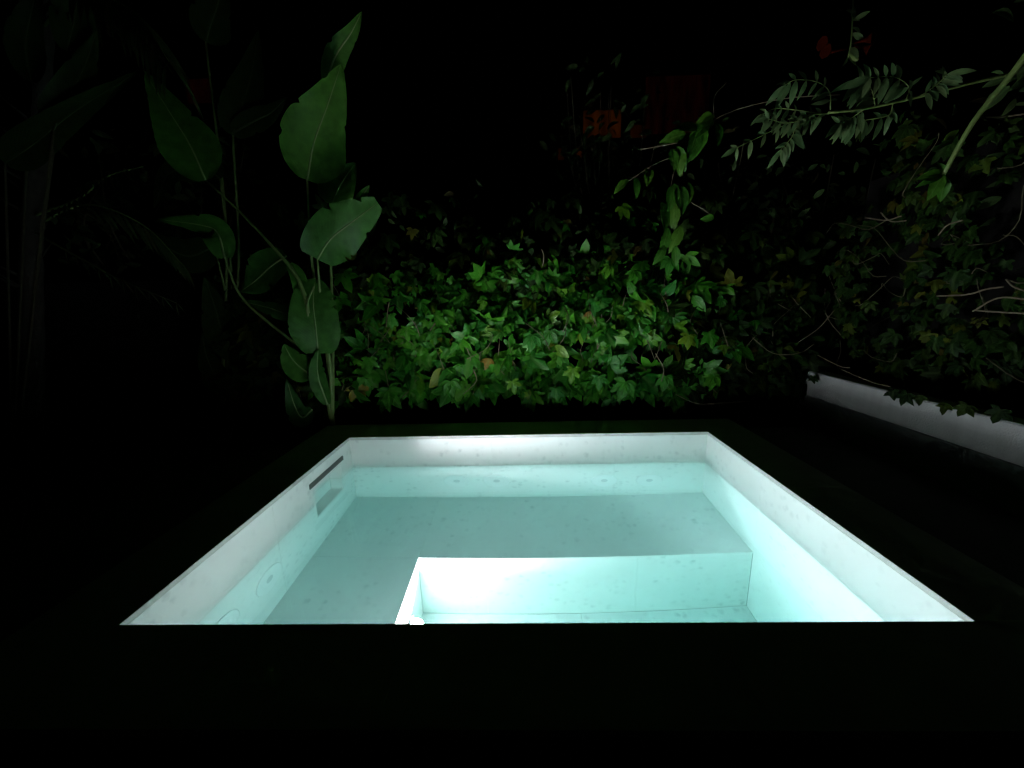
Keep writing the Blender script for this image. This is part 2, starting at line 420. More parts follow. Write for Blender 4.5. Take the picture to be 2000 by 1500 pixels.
jm = []
bm = bmesh.new(); rows = ring_bm(bm, [(.118, -.001), (.117, .0028), (.110, .0034), (.103, .0026), (.085, .0024), (.078, .0034), (.070, .0034), (.066, .0022), (.046, .0020), (.042, .0030), (.030, .0032)])
me_j = bpy.data.meshes.new('jet_ring'); bm.to_mesh(me_j); bm.free(); me_j.materials.append(M_PLASTIC)
bm = bmesh.new(); rows = ring_bm(bm, [(.0298, .0031), (.026, .0023)]); bm.faces.new(rows[-1])
me_n = bpy.data.meshes.new('jet_nozzle'); bm.to_mesh(me_n); bm.free(); me_n.materials.append(plain('jet_nozzle_grey', (.66, .67, .66), .4))
for p, rot in [((-.593, YB - .002, -.60), (math.pi / 2, 0, 0)), ((-.237, YB - .002, -.605), (math.pi / 2, 0, 0)), ((.714, YB - .002, -.63), (math.pi / 2, 0, 0)), ((1.110, YB - .002, -.645), (math.pi / 2, 0, 0)),
               ((XL + .002, 1.97, -.57), (0, math.pi / 2, 0)), ((XL + .002, 1.60, -.55), (0, math.pi / 2, 0))]:
    j = link('massage_jet', me_j, None, pool); j.location = p; j.rotation_euler = rot
    link('nozzle', me_n, None, j)

# water: one closed body, its sides hidden inside the stone, reaching into the skimmer
outl = [(XL - .01, YF - .01), (XR + .01, YF - .01), (XR + .01, YB + .01), (XL - .01, YB + .01), (XL - .01, RY1 - .006), (XL - RDEP + .009, RY1 - .006), (XL - RDEP + .009, RY0 + .006), (XL - .01, RY0 + .006)]
bm = bmesh.new()
lo = [bm.verts.new((x, y, ZFLOOR - .01)) for x, y in outl]; hi = [bm.verts.new((x, y, ZWATER)) for x, y in outl]
bm.faces.new(lo[::-1]); bm.faces.new(hi)
for k in range(len(outl)): bm.faces.new([lo[k], lo[(k + 1) % 8], hi[(k + 1) % 8], hi[k]])
bmesh.ops.recalc_face_normals(bm, faces=bm.faces)
wo = bm_obj('water', bm, M_WATER); wo['kind'] = 'structure'

# underwater lamp
lamp = tag(empty('pool_lamp', (XWELL, 2.105, -1.295)), 'round lit white underwater lamp in the side of the deep well', 'lamp')
lamp.rotation_euler = (0, math.pi / 2, 0)
bm = bmesh.new(); ring_bm(bm, [(.078, .0), (.078, .012), (.070, .018), (.058, .016), (.056, .010)]); bm_obj('lamp_ring', bm, M_METAL, lamp)
bm = bmesh.new(); rows = ring_bm(bm, [(.0555, .012), (.048, .022), (.030, .030), (.010, .033)]); bm.faces.new(rows[-1]); bm_obj('lens', bm, M_LENS, lamp)
ld = bpy.data.lights.new('lamp_light', 'AREA'); ld.shape = 'DISK'; ld.size = .10; ld.energy = LAMP_WATTS; ld.spread = math.radians(LAMP_SPREAD); ld.color = (1.0, .76, .83)
lo_ = bpy.data.objects.new('lamp_light', ld); COL.objects.link(lo_); lo_.parent = lamp
lo_.location = (0, 0, .042); lo_.rotation_euler = (math.pi + LAMP_YAW, LAMP_UP, 0)

# ------------------------------------------------------------------ walls round the garden
pw = tag(empty('planter_wall', (2.86, 1.5, ZDECK)), 'low white rendered planter wall along the right side of the deck', 'wall')
PX = 2.79; PZ0, PZ1 = .166, .395
bm = bmesh.new()
n = 60; ys = [-1.5 + 5.42 * i / n for i in range(n + 1)]
prof = lambda y: PZ1 + .004 * mnoise.noise(Vector((y * 3.3, 0, 4))) + .003 * mnoise.noise(Vector((y * 11, 0, 4)))
A = [[bm.verts.new((x, y, z)) for x, z in ((PX, PZ0), (PX, prof(y) - .010), (PX + .010, prof(y)), (PX + .13, prof(y) + .002), (PX + .13, PZ0))] for y in ys]
for a, b in zip(A, A[1:]):
    for k in range(5): bm.faces.new([a[k], a[(k + 1) % 5], b[(k + 1) % 5], b[k]])
bm.faces.new(A[0]); bm.faces.new(A[-1][::-1])
bmesh.ops.recalc_face_normals(bm, faces=bm.faces)
inv_pw = Matrix.Translation(pw.location).inverted()
o = bm_obj('wall_body', bm, M_RENDER, pw); o.matrix_parent_inverse = inv_pw
o = box('plinth', (PX - .006, -1.5, ZDECK), (PX + .12, 3.92, PZ0 - .002), M_PLINTH, pw, .003); o.matrix_parent_inverse = inv_pw
o = box('soil', (PX + .131, -1.5, ZDECK), (3.46, 3.92, PZ1 - .06), M_SOIL, pw); o.matrix_parent_inverse = inv_pw
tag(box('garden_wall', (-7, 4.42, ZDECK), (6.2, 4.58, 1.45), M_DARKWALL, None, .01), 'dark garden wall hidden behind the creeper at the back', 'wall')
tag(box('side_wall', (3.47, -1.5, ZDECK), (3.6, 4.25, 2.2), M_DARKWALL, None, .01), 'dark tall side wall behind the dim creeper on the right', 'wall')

# ------------------------------------------------------------------ leaf meshes
def leaflet(verts, faces, uvs, base, ang, ln, wd, fold=.12, droop=.18, rows=5, twist=0, serr=.0):
    """One pointed leaflet in the local plane (tip along -Y turned by ang); lists are extended."""
    ca, sa = math.cos(ang), math.sin(ang)
    def put(u, t, w):
        x = u * w; y = -t * ln
        z = abs(u) * w * fold * 2 - droop * ln * t * t + twist * u * w * t
        verts.append((base[0] + x * ca - y * sa, base[1] + x * sa + y * ca, base[2] + z)); return len(verts) - 1
    prof = [(0, 0), (.18, .62), (.42, 1.0), (.68, .72), (.86, .34), (1, 0)] if rows == 5 else [(0, 0), (.12, .5), (.28, .86), (.46, 1.0), (.64, .84), (.8, .55), (.92, .24), (1, 0)]
    i0 = put(0, 0, 0); prev = None; UV = {i0: (.5, 0)}
    for t, w in prof[1:-1]:
        l = put(-1, t + serr * rnd(-1, 1), wd * w * .5); m_ = put(0, t, wd * .5); r = put(1, t + serr * rnd(-1, 1), wd * w * .5)
        UV[l] = (0.5 - w * .5, t); UV[m_] = (.5, t); UV[r] = (.5 + w * .5, t)
        if prev is None: faces += [(i0, m_, l), (i0, r, m_)]
        else: faces += [(prev[0], prev[1], m_, l), (prev[1], prev[2], r, m_)]
        prev = (l, m_, r)
    it = put(0, 1, 0); UV[it] = (.5, 1)
    faces += [(prev[0], prev[1], it), (prev[1], prev[2], it)]
    uvs.update(UV)


def palmate(seed):
    random.seed(seed); v, f, u = [], [], {}
    for a, l in ((0, 1), (.72, .9), (-.72, .9), (1.5, .62), (-1.5, .62)):
        a += rnd(-.12, .12); l *= rnd(.88, 1.08)
        leaflet(v, f, u, (0, 0, 0), a, l, l * rnd(.44, .56), rnd(.05, .2), rnd(.08, .35), 5, rnd(-.2, .2), .03)
    return v, f, u


def lobed(seed, lobes=5):
    """One ivy-like leaf with pointed lobes."""
    random.seed(seed); v = [(0, 0, 0)]; f = []; u = {0: (.5, 0)}
    tips = [(0, 1), (.85, .82), (-.85, .82), (1.75, .5), (-1.75, .5)] if lobes == 5 else [(0, 1), (1.0, .72), (-1.0, .72)]
    cup = rnd(.05, .42)
    tips = sorted([(a + rnd(-.16, .16), l * rnd(.9, 1.08)) for a, l in tips])
    outline = [(tips[0][0] - .55, .22)]
    for i, (a, l) in enumerate(tips):
        outline += [(a - .26, l * .74), (a - .12, l * .86), (a, l), (a + .12, l * .86), (a + .26, l * .74)]
        if i < len(tips) - 1:
            b = tips[i + 1]; outline.append(((a + b[0]) / 2, min(l, b[1]) * rnd(.58, .78)))
    outline.append((tips[-1][0] + .55, .22))
    idx = []
    for a, r in outline:
        x, y = r * math.sin(a), -r * math.cos(a)
        v.append((x, y, -cup * r * r + .16 * abs(x) * rnd(.2, 1.3) + rnd(-.05, .05))); idx.append(len(v) - 1); u[idx[-1]] = (.5 + x * .5, r)
    mids = []
    for a, r in outline:
        x, y = r * .5 * math.sin(a), -r * .5 * math.cos(a); v.append((x, y, .03 + rnd(-.015, .015) - .04 * r * r)); mids.append(len(v) - 1); u[mids[-1]] = (.5 + x * .5, r * .5)
    for i in range(len(idx) - 1):
        f.append((0, mids[i], mids[i + 1])); f.append((mids[i], idx[i], idx[i + 1], mids[i + 1]))
    return v, f, u


def oval(seed, wd=.45, rows=7):
    random.seed(seed); v, f, u = [], [], {}
    leaflet(v, f, u, (0, 0, 0), 0, 1, wd, rnd(.1, .25), rnd(.15, .4), rows, rnd(-.3, .3), .015)
    return v, f, u


def make_mesh(name, v, f, u, mat, tint=None):
    me = bpy.data.meshes.new(name); me.from_pydata([tuple(map(float, p)) for p in v], [], f); me.materials.append(mat)
    uvl = me.uv_layers.new(name='UVMap')
    li = np.empty(len(me.loops), dtype=np.int32); me.loops.foreach_get('vertex_index', li)
    ua = np.array([u[i] for i in range(len(v))], dtype=np.float32) if isinstance(u, dict) else np.asarray(u, dtype=np.float32)
    uvl.data.foreach_set('uv', ua[li].ravel())
    me.polygons.foreach_set('use_smooth', np.ones(len(me.polygons), dtype=bool))
    if tint is not None:
        a = me.attributes.new('tint', 'FLOAT', 'POINT'); a.data.foreach_set('value', np.asarray(tint, dtype=np.float32))
    me.update()
    return me


CRE_T = [palmate(1), lobed(2), palmate(3), lobed(4, 3), lobed(5), lobed(6, 5), lobed(8, 3), palmate(9), lobed(10, 3), lobed(12, 5), oval(13, .6), oval(14, .55)]
CRE_W = [.12, .12, .1, .1, .1, .1, .08, .1, .08, .1, .06, .06]
OVAL_T = [oval(21), oval(22, .5), oval(23, .4)]
CRE_ME = [make_mesh('creeper_leaf', *t, M_CREEPER) for t in CRE_T]
CRD_ME = [make_mesh('dull_shaded_leaf', *t, M_CREEPER_DIM) for t in CRE_T]
random.seed(5)


def frame(pos, tip, nrm, s):
    y = -Vector(tip).normalized(); z = Vector(nrm); z = (z - y * z.dot(y)).normalized(); x = y.cross(z)
    m = Matrix((x, y, z)).transposed().to_4x4() @ Matrix.Scale(s, 4); m.translation = pos
    return m


def bake(name, items, templates, mat, parent, kind='stuff'):
    """items: (template index, matrix, tint); joined into one mesh."""
    V, F, U, T = [], [], [], []
    off = 0
    arr = [(np.array(t[0]), t[1], np.array([t[2][i] for i in range(len(t[0]))])) for t in templates]
    for ti, m, tn in items:
        v, f, u = arr[ti]; mm = np.array(m)
        V.append(v @ mm[:3, :3].T + mm[:3, 3]); U.append(u); T.append(np.full(len(v), tn))
        F += [tuple(i + off for i in q) for q in f]; off += len(v)
    me = make_mesh(name, np.concatenate(V), F, np.concatenate(U), mat, np.concatenate(T))
    o = link(name, me, None, parent)
    if kind: o['kind'] = kind
    return o


def in_view(p):
    d = Vector(p) - Vector((0, 0, CAM_H)); w = d.dot(CF)
    return w > .1 and abs(d.dot(CR) / w) < 1000 / FPX and abs(d.dot(CU) / w) < 750 / FPX


def creeper(root, items, meshes, mat):
    """300 leaves that show largest become parts, the rest one mass."""
    sc = []
    for k, (ti, m, tn, front) in enumerate(items):
        p = m.translation; d = (p - Vector((0, 0, CAM_H))).length
        sc.append((front + (.0 if in_view(p) else -9) + .05 * m.to_scale()[0] / d, k))
    sc.sort(reverse=True); top = {k for _, k in sc[:300]}
    inv = Matrix.Translation(root.location).inverted()
    rest = []
    for k, (ti, m, tn, front) in enumerate(items):
        if k in top:
            o = link('leaf', meshes[ti], None, root); o.matrix_local = inv @ m
        else: rest.append((ti, inv @ m, tn))
    bake('leaf_mass', rest, CRE_T, mat, root)


def nz(x, y, z=0): return mnoise.noise(Vector((x, y, z)))


# ------------------------------------------------------------------ creeper on the back wall
hedge = tag(empty('creeper', (.2, 4.0, ZDECK)), 'lush green creeper cascading over the wall behind the pool, brightest in the picture', 'creeper')
items = []; shaded = []
def hedge_front(x, z): return 3.80 + .17 * nz(x * 1.1, z * 1.5, 3) + .08 * nz(x * 4, z * 4, 9) + .26 * max(0, z - .55) ** 1.4 + max(0, -x - 1.9) * .1
tries = 0
while len(items) + len(shaded) < 3200 and tries < 60000:
    tries += 1
    x = rnd(-3.2, 3.0); z = rnd(.06, 2.3)
    zb = .21 + .20 * nz(x * 1.7, 0, 1) + .11 * nz(x * 5, 0, 2)
    zt = 1.42 + .22 * nz(x * 1.4, 0, 7) + .12 * nz(x * 4.5, 0, 8) + .16 * math.exp(-((x - .7) / .8) ** 2)
    if z < zb: continue
    if z > zt and random.random() > .42 * math.exp(-(z - zt) * 2.6): continue
    if nz(x * 2.4, z * 2.4, 20) < -.36 + .10 * (z > 1.1): continue
    depth = abs(random.gauss(0, .095)); y = hedge_front(x, z) + depth
    tip = Vector((rnd(-.9, .9), rnd(-.8, .2), -1 + rnd(0, .6))); nrm = Vector((rnd(-.9, .9), -1, rnd(-.6, .7) + .75 * max(0, z - .6)))
    if random.random() < .18: tip = Vector((rnd(-1, 1), rnd(-1, 0), rnd(-.3, .9))); nrm = Vector((rnd(-1, 1), rnd(-1, -.1), rnd(-.5, 1)))
    ti = random.choices(range(len(CRE_T)), CRE_W)[0]
    s = .075 + .15 * random.random() ** 1.4 + .03 * (z < .7)
    it = (ti, frame(Vector((x, y, z)), tip, nrm, s), random.random(), -depth)
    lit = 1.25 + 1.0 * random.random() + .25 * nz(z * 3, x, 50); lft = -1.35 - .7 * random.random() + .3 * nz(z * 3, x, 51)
    (shaded if (x > lit or x < lft or (z > zt - .25 and random.random() < .25 + .6 * (z > zt))) else items).append(it)  # leaves past the lit edges and near the top take the shade-coloured copy
shaded_left = [t for t in shaded if t[1].translation.x < 1]; shaded_right = [t for t in shaded if t[1].translation.x >= 1]
# large clear leaves hanging out in front at the lower edge
for px, py, s, ti in ((1222, 745, .20, 0), (1395, 735, .15, 2), (1085, 760, .14, 1), (1000, 745, .13, 4), (955, 700, .12, 3), (760, 615, .15, 1), (795, 640, .13, 4), (1120, 720, .15, 5), (1170, 735, .14, 4),
                      (1300, 735, .15, 0), (880, 745, .16, 2), (720, 700, .14, 0), (1040, 655, .16, 0), (1345, 655, .15, 1), (1385, 650, .16, 5), (1240, 530, .13, 2), (1190, 520, .11, 0), (1050, 530, .14, 1), (1310, 505, .15, 0), (1475, 625, .11, 3)):
    p = at(px, py, 3.66)
    items.append((ti, frame(p, Vector((rnd(-.25, .25), -.25, -1)), Vector((rnd(-.3, .3), -1, .25)), s), random.random() * .85, .5))
creeper(hedge, items, CRE_ME, M_CREEPER)
hl = tag(empty('creeper', (-2.5, 4.0, ZDECK)), 'creeper behind the broad-leaved plants, its leaves coloured dark for the shade there', 'creeper')
creeper(hl, shaded_left, CRD_ME, M_CREEPER_DIM)
inv_h = Matrix.Translation(hedge.location).inverted()


def stems(root, name, n, fn, mat, r0=.004):
    for k in range(n):
        pts = curve_pts(fn(), 14)
        o = tube(name, pts, [r0 * (1 - .6 * i / len(pts)) for i in range(len(pts))], mat, root, 5)
        o.matrix_parent_inverse = Matrix.Translation(root.location).inverted()


def hedge_stem():
    x = rnd(-2.2, 3.2); z = rnd(.15, 1.0); dx = rnd(-.35, .35); h = rnd(.2, .6)
    return [(x + dx * t + .05 * math.sin(5 * t + x), hedge_front(x, z + h * t) - rnd(-.05, .05), z + h * t) for t in (0, .33, .66, 1)]


stems(hedge, 'stem', 60, hedge_stem, M_TWIG, .0045)
for pts in ([(1320, 770), (1360, 788), (1410, 787), (1463, 784)], [(1470, 660), (1510, 690), (1560, 690), (1590, 672)], [(1280, 690), (1296, 720), (1292, 745)], [(905, 770), (930, 745), (925, 720)], [(1560, 668), (1600, 640), (1630, 605)], [(760, 590), (757, 610), (754, 640)], [(1060, 520), (1062, 500), (1058, 486)]):
    o = tube('tendril', curve_pts([at(x, y, 3.64) for x, y in pts], 14), .0042, M_TWIG, hedge, 5); o.matrix_parent_inverse = inv_h

# ------------------------------------------------------------------ creeper over the white planter wall on the right
side = tag(empty('creeper', (3.1, 2.4, PZ1)), 'dim creeper with tangled stems growing above the white planter wall on the right', 'creeper')
items = shaded_right
def side_front(y, z): return 3.02 + .15 * nz(y * 1.5, z * 1.6, 31) + .06 * nz(y * 5, z * 5, 33) - .10 * max(0, z - 1.2)
tries = 0
while len(items) < 1900 and tries < 20000:
    tries += 1
    y = rnd(.5, 3.95); z = rnd(.36, 2.5)
    if random.random() < (z - 1.4) * .6 or nz(y * 2.2, z * 2.2, 40) < -.12: continue
    depth = abs(random.gauss(0, .10)); x = side_front(y, z) + depth
    tip = Vector((rnd(-.7, .1), rnd(-.7, .7), -1 + rnd(0, .6))); nrm = Vector((-1, rnd(-.8, .4), rnd(-.3, .8)))
    if random.random() < .2: tip = Vector((rnd(-1, .2), rnd(-1, 1), rnd(-.6, .6))); nrm = Vector((-.6, rnd(-1, 1), rnd(-.6, 1)))
    ti = random.choices(range(len(CRE_T)), CRE_W)[0]
    items.append((ti, frame(Vector((x, y, z)), tip, nrm, rnd(.065, .125)), random.random(), -depth))
for px, py, s, ti in ((1745, 762, .11, 1), (1772, 768, .13, 0), (1800, 772, .10, 3), (1850, 788, .11, 3), (1890, 792, .11, 0), (1955, 800, .12, 4), (1588, 735, .10, 1), (1830, 660, .14, 5), (1860, 672, .12, 1), (1520, 650, .10, 3), (1640, 545, .12, 1), (1620, 520, .11, 0), (1870, 530, .15, 4), (1700, 590, .12, 2)):
    items.append((ti, frame(at(px, py, x=2.74), Vector((-.15, rnd(-.3, .3), -1)), Vector((-1, rnd(-.7, 0), .2)), s * .8), rnd(0, .97), .5))
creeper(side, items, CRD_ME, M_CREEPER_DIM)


def side_stem():
    y = rnd(.9, 3.8); z = rnd(.45, 1.9); dy = rnd(-.6, .6); h = rnd(-.15, .35)
    return [(side_front(y + dy * t, z + h * t) - rnd(-.02, .10), y + dy * t, z + h * t + .06 * math.sin(6 * t + y)) for t in (0, .25, .5, .75, 1)]


stems(side, 'stem', 40, side_stem, M_TWIG_DARK, .0045)
inv_s = Matrix.Translation(side.location).inverted()
for pts in ([(2010, 585), (1950, 582), (1900, 608)], [(2010, 612), (1960, 610), (1905, 606)], [(1960, 560), (1925, 565), (1890, 575), (1830, 578)], [(2010, 570), (1980, 560), (1965, 545)], [(1690, 425), (1730, 430), (1760, 422)], [(1720, 415), (1740, 432), (1770, 431)], [(1880, 430), (1850, 440), (1832, 460)], [(1640, 720), (1700, 745), (1740, 755)], [(1590, 690), (1640, 715), (1660, 718)]):
    o = tube('tendril', curve_pts([at(x, y, x=2.84) for x, y in pts], 14), .005, M_TWIG, side, 5); o.matrix_parent_inverse = inv_s

# ------------------------------------------------------------------ broad paddle-leaved plants
def paddle(root, ctrl, width, face=(.25, -1, .15), fold=.16, wave=.05, prof=None, rib=.008, curl=0., notch=(), mat=None):
    """A broad leaf along a midrib through the control points, facing a direction."""
    C = curve_pts(ctrl, 42); n = len(C); notch = tuple(notch) + tuple((random.choice((-1, 1)), rnd(.25, .9), rnd(.06, .3)) for _ in range(3)); face = Vector(face).normalized()
    us = [-1, -.78, -.5, -.22, 0, .22, .5, .78, 1]
    v, f, u = [], [], []
    ph = rnd(0, 6)
    for i, p in enumerate(C):
        t = i / (n - 1); tg = (C[min(i + 1, n - 1)] - C[max(i - 1, 0)]).normalized()
        sd = tg.cross(face).normalized(); nn = sd.cross(tg).normalized()
        w = (prof(t) if prof else math.sin(math.pi * min(1, t * .97 + .03) ** .72) ** .75) * width / 2
        for q in us:
            e = 1.0
            if abs(q) == 1:
                for (side_, t0, dp) in notch:
                    if side_ == q and abs(t - t0) < .028: e = 1 - dp * (1 - abs(t - t0) / .028)
            off = abs(q) * w * fold + wave * width * q * q * math.sin(ph + 7 * t + 2.2 * q) + curl * q * abs(q) * w
            off += .0035 * math.sin(70 * t - 9 * abs(q)) * abs(q) * (width / .4)
            if nn.dot(face) < 0: off = -off
            v.append(p + sd * (q * w * e * (1 + .05 * math.sin(9 * t + ph + q))) + nn * off); u.append((.5 + q * .5, t))
    m_ = len(us)
    for i in range(n - 1):
        for k in range(m_ - 1): f.append((i * m_ + k, i * m_ + k + 1, (i + 1) * m_ + k + 1, (i + 1) * m_ + k))
    inv = Matrix.Translation(root.location).inverted()
    me = make_mesh('leaf', [inv @ p for p in v], f, u, mat or M_PADDLE)
    o = link('leaf', me, None, root)
    bm = bmesh.new()
    tube_into(bm, [inv @ (p + face * .004) for p in C[:-2]], [rib * (1 - .85 * i / n) for i in range(n - 2)], 5)
    bm_obj('midrib', bm, M_MIDRIB_SHADE if mat else M_MIDRIB, o)
    return o


def stalk(root, ctrl, r0, r1, mat=M_STALK):
    pts = curve_pts(ctrl, 20); inv = Matrix.Translation(root.location).inverted()
    return tube('stalk', [inv @ p for p in pts], [r0 + (r1 - r0) * i / (len(pts) - 1) for i in range(len(pts))], mat, root, 7)


POINTED = lambda t: (math.sin(math.pi * min(1, t * .985 + .015) ** .66) ** .8) * (1 - .25 * t)
P = lambda y, *pp: [at(a, b, y) for a, b in pp]
pl1 = tag(empty('broad_leaf_plant', at(650, 818, 3.55)), 'tall broad-leaved plant with big paddle leaves left of the green creeper', 'plant')
base1 = at(650, 830, 3.55)
paddle(pl1, P(3.45, (600, 352), (613, 280), (640, 205), (666, 126)), .52, (.45, -.8, -.55), .14, .05, POINTED, .007, notch=((-1, .3, .12),))
stalk(pl1, [base1, at(640, 700, 3.6), at(610, 520, 3.62), at(600, 352, 3.46)], .022, .008)
paddle(pl1, P(3.75, (636, 165), (655, 110), (685, 65), (707, 22)), .19, (.6, -.8, -.4), .2, .03, POINTED)
paddle(pl1, [at(620, 507, 3.42), at(645, 468, 3.36), at(690, 432, 3.36), at(738, 396, 3.44)], .40, (.35, -.9, -.35), -.1, .06, lambda t: (math.sin(math.pi * min(1, t * .9 + .06) ** .7) ** .55), .006, notch=((-1, .85, .45), (1, .7, .2)))
paddle(pl1, [at(700, 405, 3.42), at(705, 388, 3.40), at(722, 362, 3.42)], .09, (.4, -1, .2), .1, .1)
stalk(pl1, [base1, at(645, 720, 3.5), at(628, 600, 3.5), at(620, 507, 3.42)], .020, .007)
paddle(pl1, [at(622, 690, 3.44), at(617, 640, 3.42), at(612, 590, 3.44), at(616, 545, 3.50)], .41, (.35, -1, -.1), .12, .04, lambda t: math.sin(math.pi * min(1, t * .93 + .05) ** .8) ** .5, .006)
long1 = [base1, at(636, 760, 3.52), at(617, 690, 3.48), at(603, 610, 3.42), at(583, 545, 3.42), at(540, 490, 3.45), at(470, 415, 3.5), at(402, 352, 3.5)]
stalk(pl1, long1, .024, .008)
paddle(pl1, P(3.5, (402, 352), (372, 285), (335, 225), (282, 140)), .47, (.3, -1, .1), .16, .05, POINTED, .007)
stalk(pl1, [at(612, 670, 3.44), at(600, 600, 3.40), at(613, 560, 3.40)], .012, .006)
paddle(pl1, P(3.46, (566, 515), (585, 548), (592, 590), (598, 630)), .13, (.5, -1, .1), .35, .03)
paddle(pl1, P(3.40, (640, 790), (624, 745), (620, 715), (622, 680)), .16, (.1, -1, .1), .25, .02)
paddle(pl1, P(3.46, (612, 735), (590, 720), (570, 700), (555, 672)), .26, (.1, -1, .2), .15, .05)
paddle(pl1, P(3.48, (610, 800), (590, 815), (575, 790), (560, 740)), .2, (.1, -1, .3), .15, .05)
paddle(pl1, P(3.60, (560, 500), (530, 520), (500, 548), (470, 570)), .33, (.2, -1, .3), .12, .06)
paddle(pl1, P(3.62, (600, 560), (570, 610), (520, 600), (470, 588)), .16, (.3, -1, .5), .2, .05)
paddle(pl1, P(3.55, (440, 505), (425, 455), (395, 440), (310, 428)), .25, (.4, -.8, -.5), .12, .08)
stalk(pl1, [at(600, 690, 3.6), at(480, 590, 3.6), at(445, 520, 3.56), at(440, 500, 3.55)], .014, .007)
paddle(pl1, P(3.7, (648, 400), (655, 380), (672, 350), (695, 318)), .30, (.4, -1, .1), .15, .05)
stalk(pl1, [base1, at(650, 640, 3.7), at(645, 480, 3.72), at(648, 400, 3.7)], .016, .008)

pl2 = tag(empty('broad_leaf_plant', at(430, 830, 4.0)), 'shadowy broad-leaved plant behind and left of the tall paddle-leaved one', 'plant')
b2 = at(430, 840, 4.0)
for ctrl, w, fc in (([(455, 265), (470, 215), (490, 150), (505, 60)], .5, (.6, -1, 0)), ([(402, 82), (412, 45), (425, 10), (440, -60)], .45, (.8, -1, 0)), ([(455, 260), (500, 235), (530, 220), (560, 190)], .3, (.3, -1, -.2)), ([(420, 480), (370, 500), (320, 480), (260, 440)], .5, (.4, -1, -.2)),
                    ([(480, 700), (440, 660), (420, 600), (400, 540)], .5, (.4, -1, .1)), ([(500, 720), (530, 690), (545, 640), (550, 590)], .42, (.1, -1, .2)), ([(470, 760), (430, 745), (405, 700), (395, 650)], .4, (.4, -1, .2)), ([(430, 350), (400, 330), (330, 340), (300, 410)], .4, (.6, -1, 0))):
    C_ = P(4.0, *ctrl); paddle(pl2, C_, w * .72, fc, .15, .06, POINTED, mat=M_PADDLE_SHADE)
    stalk(pl2, [b2, (b2 + C_[0]) / 2 + Vector((.08, .1, .15)), C_[0]], .02, .008)

pl3 = tag(empty('broad_leaf_plant', at(25, 900, 3.2)), 'dark broad-leaved plant at the far left edge with upswept leaves', 'plant')
b3 = at(25, 960, 3.2)
for ctrl, w, fc in (([(10, 318), (60, 285), (150, 215), (272, 138)], .34, (.6, -1, -.6)), ([(105, 255), (130, 200), (165, 130), (190, 60)], .34, (.8, -1, -.1)), ([(130, 100), (145, 40), (150, 0), (160, -60)], .34, (.8, -1, 0)), ([(60, 160), (50, 90), (60, 30), (80, -50)], .3, (.8, -1, 0))):
    C_ = P(3.2, *ctrl); paddle(pl3, C_, w * .72, fc, .2, .05, POINTED, rib=.005, mat=M_PADDLE_SHADE)
    stalk(pl3, [b3, (b3 + C_[0]) / 2 + Vector((-.1, .1, .1)), C_[0]], .012, .007, M_TWIG_DARK)

# ------------------------------------------------------------------ palm on the left
palm = tag(empty('palm_tree', at(62, 860, 3.6)), 'slim dark palm trunk with old frond stubs at the left', 'palm')
inv_p = Matrix.Translation(palm.location).inverted()
tp = [at(x, y, 3.6) for x, y in ((62, 900), (64, 760), (62, 620), (60, 500), (66, 400), (75, 300), (80, 150), (85, -40))]
tpts = curve_pts(tp, 40)
tr_o = tube('trunk', [inv_p @ p for p in tpts], [.085 * (1 - .25 * i / len(tpts)) * (1 + .07 * math.sin(i * 2.4)) for i in range(len(tpts))], M_BARK, palm, 12)
for k in range(22):
    p = tpts[12 + (k * 20) // 22]; a = rnd(0, 6.283); d = Vector((math.cos(a), math.sin(a) * .6 - .3, .5)).normalized()
    o = tube('frond_stub', [inv_p @ (p + d * .06), inv_p @ (p + d * .14 + Vector((0, 0, .02))), inv_p @ (p + d * rnd(.18, .28) + Vector((0, 0, .06)))], [.014, .010, .003], M_BARK, palm, 5)


def frond(root, ctrl, n, ln, mat_leaf, name='frond', droop=.5, w=.02):
    C_ = curve_pts(ctrl, n); inv = Matrix.Translation(root.location).inverted()
    o = tube(name, [inv @ p for p in C_], [.011 * (1 - .8 * i / len(C_)) for i in range(len(C_))], M_STALK, root, 5)
    it = []; T = [oval(60, .09)]
    for i, p in enumerate(C_[3:]):
        t = i / len(C_); tg = (C_[min(i + 4, len(C_) - 1)] - C_[i + 2]).normalized(); sd = tg.cross(Vector((0, 0, 1))).normalized()
        for s_ in (-1, 1):
            tip = sd * s_ * .8 + tg * .8 + Vector((0, 0, -droop + rnd(-.15, .15)))
            it.append((0, inv @ frame(p, tip, Vector((0, -.5, 1)), ln * (1 - .6 * abs(t - .35)) * rnd(.85, 1.1)), random.random()))
    b = bake('leaflets', it, T, mat_leaf, o)
    return o


frond(palm, [at(70, 455, 3.5), at(150, 500, 3.35), at(240, 548, 3.2), at(345, 592, 3.05)], 12, .12, M_SHRUB, droop=1.3)
frond(palm, [at(78, 60, 3.6), at(150, -10, 3.4), at(260, 20, 3.2), at(330, 120, 3.1)], 26, .5, M_SHRUB)
frond(palm, [at(80, 20, 3.6), at(20, 0, 3.4), at(-60, 60, 3.2), at(-90, 180, 3.1)], 26, .5, M_SHRUB)
frond(palm, [at(70, 420, 3.55), at(150, 390, 3.5), at(210, 345, 3.45), at(280, 325, 3.4)], 22, .28, M_SHRUB)
frond(palm, [at(70, 440, 3.6), at(170, 400, 3.7), at(280, 440, 3.8), at(360, 520, 3.9)], 24, .34, M_SHRUB)

